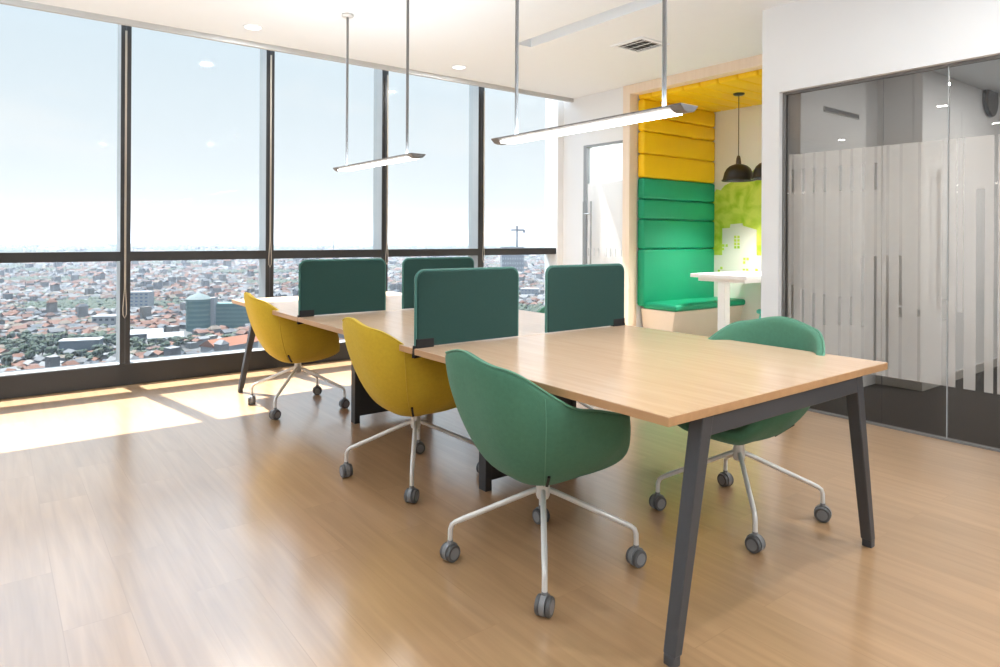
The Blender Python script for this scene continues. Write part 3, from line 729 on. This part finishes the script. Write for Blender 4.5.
# prototypes for the individual houses: one mesh per roof colour and shape
protos = []
for ri, (rn, _) in enumerate(RO):
    for v in range(2):
        mb = MB(); w, l = rnd.uniform(5, 6.2), rnd.uniform(6.5, 9)
        flat = (ri in (2, 3) and v == 1)
        house_geo(mb, (0, 0, 0), w, l, rnd.uniform(3, 5.2), 0 if flat else rnd.uniform(1.2, 2.0), 0, 0, 1, .5 if v else 0)
        if v: house_geo(mb, (w*.6, l*.1, 0), w*.6, l*.5, 3, 1.3, 0, 0, 1, .3)
        protos.append((ri, mb.build('house', [HW[(ri+v) % 3], ROOF[ri]], mesh=True)))
def blob(seed, mats):
    r = random.Random(seed); bm = bmesh.new()
    for k in range(5):
        m4 = Matrix.Translation((r.uniform(-1.8, 1.8), r.uniform(-1.8, 1.8), r.uniform(3.4, 6.6))) @ Matrix.Diagonal((r.uniform(1.6, 2.6), r.uniform(1.6, 2.6), r.uniform(1.4, 2.2), 1))
        bmesh.ops.create_icosphere(bm, subdivisions=2, radius=1, matrix=m4)
    for v in bm.verts: v.co += Vector((r.uniform(-.3, .3), r.uniform(-.3, .3), r.uniform(-.25, .25)))
    n = len(bm.faces)
    bmesh.ops.create_cone(bm, segments=6, radius1=.35, radius2=.25, depth=4.4, matrix=Matrix.Translation((0, 0, 2.0)), cap_ends=True)
    me = bpy.data.meshes.new('tree'); bm.to_mesh(me); bm.free()
    for m in mats: me.materials.append(m)
    for i, p in enumerate(me.polygons): p.material_index = 0 if i < n else 1
    return me
BARK = cmat('bark', (.08, .06, .045))
tprotos = [blob(20+i, [LEAF[i % 3], BARK]) for i in range(4)]

# landmarks keep their ground clear of houses
land = []
def keep(px, dist, r): land.append((atpx(px, dist), r))
for px, d, r in ((199, 640, 22), (235, 655, 32), (82, 520, 22), (107, 655, 18), (140, 815, 22), (242, 530, 44), (155, 585, 34), (512, 1600, 55), (530, 1000, 30)): keep(px, d, r)
def clear(p): return all((p-q).length > r for q, r in land)
def tone(x, y, s, o=0): return math.sin(x/s+o)+math.sin(y/(s*.8)+1.7*o+.6)+math.sin((x+y)/(s*1.3)+o*.3)
houses = []; trees = []
dist = 400.0
while dist < 5500:
    step = 7.8 if dist < 900 else (10 if dist < 1500 else (17 if dist < 2600 else 42))
    halfw0 = (-30-CX)/F*dist; halfw1 = (570-CX)/F*dist
    lat = halfw0
    while lat < halfw1:
        p = ground(lat+rnd.uniform(-.3, .3)*step, dist+rnd.uniform(-.3, .3)*step)
        lat += step*rnd.uniform(.85, 1.25)
        if not clear(p): continue
        g_ = tone(p.x, p.y, 60)+rnd.uniform(-.6, .6)
        if g_ > 1.35 or rnd.random() < .10: trees.append((p, dist))
        elif rnd.random() < .90: houses.append((p, dist))
    dist += step*.95
def in_view(p):
    x, y, z = project(p+Vector((0, 0, 4)))
    if x < 1 or y < 262.5: return False
    pl = 371-.087*x
    if x < 119: return y < pl
    if 132 < x < 243: return y < pl-1
    if 277 < x < 297: return y < 290
    if 520 < x < 542: return y < 300
    if 391 < x < 400: return y < 285
    return False
hv = [h_ for h_ in houses if in_view(h_[0])]; hv.sort(key=lambda q: q[1])
tv = [t_ for t_ in trees if in_view(t_[0])]; tv.sort(key=lambda q: q[1])
hi, ti = hv[:300], tv[:150]
hs, tset = set(id(x) for x in hi), set(id(x) for x in ti)
for p, d_ in hi:
    ri = rnd.choices(range(6), (30, 14, 18, 20, 10, 8))[0]
    me = rnd.choice([q for k, q in protos if k == ri])
    o = bpy.data.objects.new('house', me); COL.objects.link(o); o.location = p
    o.rotation_euler = (0, 0, .35+rnd.choice((0, PI/2))+rnd.uniform(-.12, .12)); s_ = rnd.uniform(.85, 1.25); o.scale = (s_, s_, s_*rnd.uniform(.8, 1.15))
    tag(o, 'small %s-roofed house in the dense city far below the windows' % RO[ri][0], 'house', 'small %s-roofed houses in the city' % RO[ri][0])
for p, d_ in ti:
    k = rnd.randrange(4)
    o = bpy.data.objects.new('tree', tprotos[k]); COL.objects.link(o); o.location = p
    s_ = rnd.uniform(.6, 1.1); o.scale = (s_, s_, s_*rnd.uniform(.8, 1.2)); o.rotation_euler = (0, 0, rnd.uniform(0, 6))
    tag(o, 'round-crowned green tree between the roofs of the city below', 'tree', 'trees among the city houses')
hb = MB()
for h_ in houses:
    if id(h_) in hs: continue
    p, d_ = h_
    k = 1 if d_ < 900 else (1.3 if d_ < 1500 else (1.9 if d_ < 2600 else 3.8))
    ri = rnd.choices(range(6), (26, 14, 20, 22, 10, 8))[0]
    w, l, hh = rnd.uniform(4.6, 7.2)*k, rnd.uniform(6.5, 9.5)*k, rnd.uniform(3, 7)*(1 if k < 1.5 else 1.3)
    if rnd.random() < .03: hh *= 2.6
    house_geo(hb, p, w, l, hh, 0 if rnd.random() < .3 else rnd.uniform(1.5, 3)*min(k, 1.6), .35+rnd.choice((0, PI/2))+rnd.uniform(-.15, .15), rnd.randrange(3), 3+ri, rnd.choice((0, .5)))
tag(hb.build('distant_houses', HW+ROOF), 'carpet of tiny hazy roofs stretching to the coast', 'houses', None, 'stuff')
tbm = MB()
ico = bmesh.new(); bmesh.ops.create_icosphere(ico, subdivisions=1, radius=1); iv = [tuple(v.co) for v in ico.verts]; jf = [tuple(v.index for v in f_.verts) for f_ in ico.faces]; ico.free()
for t_ in trees:
    if id(t_) in tset: continue
    p, d_ = t_
    k = 1 if d_ < 900 else (1.3 if d_ < 1500 else (2 if d_ < 2600 else 4.5))
    for q in range(2):
        r_ = rnd.uniform(2.6, 3.8)*k; ox, oy = rnd.uniform(-2.5, 2.5)*k, rnd.uniform(-2.5, 2.5)*k
        tbm.add([(p.x+ox+v[0]*r_*rnd.uniform(.85, 1.15), p.y+oy+v[1]*r_*rnd.uniform(.85, 1.15), p.z+3.2*min(k, 2)+v[2]*r_*.75) for v in iv], jf, rnd.randrange(3))
tag(tbm.build('distant_trees', LEAF), 'hazy green patches of trees between the distant roofs', 'trees', None, 'stuff')

# landmarks
def gbox(mb, px, dist, w, l, z0, z1, ang=0, mi=0, dx=0, dy=0):
    c = atpx(px, dist); ca, sa = math.cos(ang), math.sin(ang)
    P = [(c.x+(x+dx)*ca-(y+dy)*sa, c.y+(x+dx)*sa+(y+dy)*ca) for x, y in ((-w/2, -l/2), (w/2, -l/2), (w/2, l/2), (-w/2, l/2))]
    return mb.hexa([(x, y, GZ+z0) for x, y in P], [(x, y, GZ+z1) for x, y in P], mi)
YR = YAW
tealg = cmat('teal_glass', (.03, .085, .08), .15, .3, .3); tealw = cmat('teal_wall', (.07, .125, .115)); whit = cmat('city_white', (.20, .20, .20), .06); blu = cmat('pale_blue_panel', (.07, .10, .14), .1)
orang = cmat('orange_roof', (.155, .056, .026), .15); gsteel = cmat('blue_grey_sheet', (.065, .082, .095), .1); wins = cmat('city_window', (.02, .026, .032), .1, .3, .3); conc = cmat('grey_concrete', (.075, .08, .088), .1)
# teal office with a round tower
t = empty('teal_office_building', (0, 0, 0), 0, 'teal glass office building with a round corner tower and long wing', 'building')
c0 = atpx(199, 640)
mb = MB().lathe([(11, 0), (11, 30), (0, 30)], (c0.x, c0.y, GZ), 24); mb.build('tower', tealw, t)
mb = MB()
for k in range(6): mb.lathe([(11.2, 3+k*4.5), (11.2, 5.6+k*4.5)], (c0.x, c0.y, GZ), 24)
mb.build('window_band', tealg, t)
MB().lathe([(11.8, 30), (8, 33), (0, 36)], (c0.x, c0.y, GZ), 24).build('roof', cmat('pale_teal_roof', (.08, .098, .094)), t)
m = MB(); gbox(m, 235, 655, 44, 16, 0, 25, YR+.1); m.build('wing', tealw, t)
m = MB()
for k in range(6): gbox(m, 235, 655, 44.4, 16.4, 2+k*3.9, 4.2+k*3.9, YR+.1)
m.build('wing_windows', tealg, t)
m = MB(); gbox(m, 213, 645, 6, 8, 0, 31, YR); m.build('lift_core', whit, t)
# warehouse
t = empty('warehouse', (0, 0, 0), 0, 'large blue-grey metal warehouse low in the first window bay', 'building')
m = MB(); gbox(m, 82, 520, 27, 14, 0, 9, YR+.35); m.build('body', gsteel, t)
m = MB(); gbox(m, 82, 520, 28, 15, 9, 9.8, YR+.35); m.build('roof', whit, t)
# white block with dark windows
def block(label, px, dist, w, l, h_, ang, wall, win, nx, nz, roof, name='apartment_block'):
    t = empty(name, (0, 0, 0), 0, label, 'building')
    m = MB(); gbox(m, px, dist, w, l, 0, h_, ang); m.build('walls', wall, t)
    m = MB()
    for i in range(nx):
        for k in range(nz):
            gbox(m, px, dist, w/nx*.5, l+.4, (k+.35)*h_/nz, (k+.75)*h_/nz, ang, 0, (i+.5)*w/nx-w/2)
    m.build('windows', win, t)
    m = MB(); gbox(m, px, dist, w+1, l+1, h_, h_+.9, ang); m.build('roof', roof, t)
block('white block with dark windows left of the first mullion', 107, 655, 21, 14, 11, YR+.2, whit, wins, 4, 2, whit)
block('pale blue and white block right of the first mullion', 142, 815, 22, 18, 21, YR+.15, whit, blu, 4, 5, whit)
block('tall grey tower under construction near the corner of the windows', 512, 1600, 52, 40, 66, YR+.1, conc, whit, 9, 6, conc, 'tower_block')
block('white low block below the gap between the two nearer screens', 530, 1000, 26, 16, 13, YR-.1, whit, blu, 5, 3, whit)
# hall with an orange roof
t = empty('long_hall', (0, 0, 0), 0, 'long hall with a bright orange gable roof beside the far table leg', 'building')
c0 = atpx(242, 530); m = MB(); m2 = MB(); ang = YR+1.05
ca, sa = math.cos(ang), math.sin(ang)
def P3(x, y, z): return (c0.x+x*ca-y*sa, c0.y+x*sa+y*ca, GZ+z)
m.hexa([P3(-30, -9, 0), P3(30, -9, 0), P3(30, 9, 0), P3(-30, 9, 0)], [P3(-30, -9, 7), P3(30, -9, 7), P3(30, 9, 7), P3(-30, 9, 7)]); m.build('walls', whit, t)
m2.add([P3(-31, -10, 6.8), P3(31, -10, 6.8), P3(31, 10, 6.8), P3(-31, 10, 6.8), P3(-31, 0, 12), P3(31, 0, 12)], [(0, 1, 5, 4), (2, 3, 4, 5), (0, 4, 3), (1, 2, 5)]); m2.build('roof', orang, t)
# white sheds
for px, d_, lab in ((146, 590, 'white-roofed shed left of the bushy tree in the second bay'), (166, 570, 'wider white-roofed shed in front of the teal building')):
    t = empty('market_shed', (0, 0, 0), 0, lab, 'building'); c0 = atpx(px, d_); ang = YR+.5; ca, sa = math.cos(ang), math.sin(ang)
    m = MB(); m.hexa([P3(-13, -8, 0), P3(13, -8, 0), P3(13, 8, 0), P3(-13, 8, 0)], [P3(-13, -8, 5), P3(13, -8, 5), P3(13, 8, 5), P3(-13, 8, 5)]); m.build('walls', conc, t)
    m = MB(); m.add([P3(-14, -9, 4.8), P3(14, -9, 4.8), P3(14, 9, 4.8), P3(-14, 9, 4.8), P3(-14, 0, 8), P3(14, 0, 8)], [(0, 1, 5, 4), (2, 3, 4, 5), (0, 4, 3), (1, 2, 5)]); m.build('roof', whit, t)
# crane on the tower
t = empty('tower_crane', (0, 0, 0), 0, 'thin tower crane standing above the grey tower', 'crane')
c0 = atpx(517, 1605); steel = cmat('crane_steel', (.012, .012, .013), .1)
zt = GZ+66
MB().box(c0.x-1.6, c0.x+1.6, c0.y-1.6, c0.y+1.6, zt, GZ+117).build('mast', steel, t)
e1 = c0-Vector((R2.x, R2.y, 0))*15; e2 = c0+Vector((R2.x, R2.y, 0))*17
MB().tube([(e1.x, e1.y, GZ+107), (e2.x, e2.y, GZ+107)], 2.0, 4).build('jib', steel, t)
MB().box(e2.x-2, e2.x+2, e2.y-2, e2.y+2, GZ+100, GZ+107).build('counterweight', steel, t)
t = empty('radio_mast', (0, 0, 0), 0, 'thin radio mast rising to the horizon above the far yellow chair', 'mast')
c0 = atpx(333.5, 2500); MB().box(c0.x-.9, c0.x+.9, c0.y-.9, c0.y+.9, GZ, GZ+86).box(c0.x-4, c0.x+4, c0.y-4, c0.y+4, GZ, GZ+8).build('pole', steel, t)
for i, (px, lab) in enumerate(((172, 'hazy bridge tower on the horizon in the second bay, left one'), (187, 'hazy bridge tower on the horizon in the second bay, right one'))):
    t = empty('bridge_pylon', (0, 0, 0), 0, lab, 'bridge tower'); c0 = atpx(px, 6500)
    for s_ in (-9, 9): MB().box(c0.x+s_-3.5, c0.x+s_+3.5, c0.y-3.5, c0.y+3.5, GZ, GZ+128).build('leg', conc, t)
    MB().box(c0.x-6, c0.x+6, c0.y-3, c0.y+3, GZ+85, GZ+92).build('crossbeam', conc, t)

# haze over the city: thin scattering air outside the building
hz = MB()
a = [ground(-16000, 120, GZ-6), ground(18000, 120, GZ-6), ground(18000, 13600, GZ-6), ground(-16000, 13600, GZ-6)]
hz.hexa([tuple(p) for p in a], [(p.x, p.y, 60) for p in a])
m, nt, out = new_mat('city_haze')
vs_ = N(nt, 'ShaderNodeVolumeScatter'); vs_.inputs['Color'].default_value = (.160, .175, .198, 1); vs_.inputs['Density'].default_value = .00048; vs_.inputs['Anisotropy'].default_value = 0
nt.links.new(vs_.outputs[0], out.inputs['Volume'])
tag(hz.build('haze', m), 'pale haze over the city and the sea', 'haze', None, 'stuff')

# ------------------------------------------------------------------ sun, sky
sun = bpy.data.lights.new('sun', 'SUN'); sun.energy = 25.0; sun.angle = math.radians(.6); sun.color = (.97, .985, 1)
so = bpy.data.objects.new('sun', sun); COL.objects.link(so)
so.rotation_euler = Vector((.18, -1, -2.15)).to_track_quat('-Z', 'Y').to_euler()
w = bpy.data.worlds.new('sky'); SC.world = w; w.use_nodes = True
nt = w.node_tree; nt.nodes.clear()
out = N(nt, 'ShaderNodeOutputWorld'); bg = N(nt, 'ShaderNodeBackground')
tc = N(nt, 'ShaderNodeTexCoord'); sep = N(nt, 'ShaderNodeSeparateXYZ')
nt.links.new(tc.outputs['Generated'], sep.inputs[0])
cr = N(nt, 'ShaderNodeValToRGB'); e = cr.color_ramp.elements
e[0].position = 0; e[0].color = (.93, .955, .97, 1)
e[1].position = 1; e[1].color = (.30, .50, .80, 1)
for pos, col in ((.09, (.87, .925, .97, 1)), (.25, (.77, .875, .962, 1)), (.5, (.50, .70, .95, 1))):
    q = e.new(pos); q.color = col
nt.links.new(sep.outputs['Z'], cr.inputs[0])
mp = N(nt, 'ShaderNodeMapping'); mp.inputs['Scale'].default_value = (1.2, 1.2, 4.5); nt.links.new(tc.outputs['Generated'], mp.inputs[0])
nz = N(nt, 'ShaderNodeTexNoise'); nz.inputs['Scale'].default_value = 2.6; nz.inputs['Detail'].default_value = 7; nz.inputs['Roughness'].default_value = .55
nt.links.new(mp.outputs[0], nz.inputs['Vector'])
mr = N(nt, 'ShaderNodeMapRange'); mr.inputs['From Min'].default_value = .50; mr.inputs['From Max'].default_value = .72; mr.inputs['To Max'].default_value = .6
nt.links.new(nz.outputs['Fac'], mr.inputs['Value'])
mx = N(nt, 'ShaderNodeMix', data_type='RGBA'); mx.inputs['B'].default_value = (.96, .97, .98, 1)
nt.links.new(mr.outputs[0], mx.inputs['Factor']); nt.links.new(cr.outputs[0], mx.inputs['A'])
nt.links.new(mx.outputs['Result'], bg.inputs[0])
gl = N(nt, 'ShaderNodeMapRange'); gl.inputs['From Min'].default_value = .285; gl.inputs['From Max'].default_value = .42; gl.inputs['To Min'].default_value = 1.0; gl.inputs['To Max'].default_value = 3.0
nt.links.new(sep.outputs['Z'], gl.inputs['Value']); nt.links.new(gl.outputs[0], bg.inputs[1])
nt.links.new(bg.outputs[0], out.inputs[0])

# ------------------------------------------------------------------ colour management
vsx = SC.view_settings
vsx.view_transform = 'Standard'; vsx.look = 'None'; vsx.exposure = 0; vsx.gamma = 1; vsx.use_curve_mapping = False
SC.cycles.use_denoising = True
SC.cycles.max_bounces = 10; SC.cycles.diffuse_bounces = 5; SC.cycles.transparent_max_bounces = 24; SC.cycles.sample_clamp_indirect = 6
SC.cycles.volume_bounces = 0
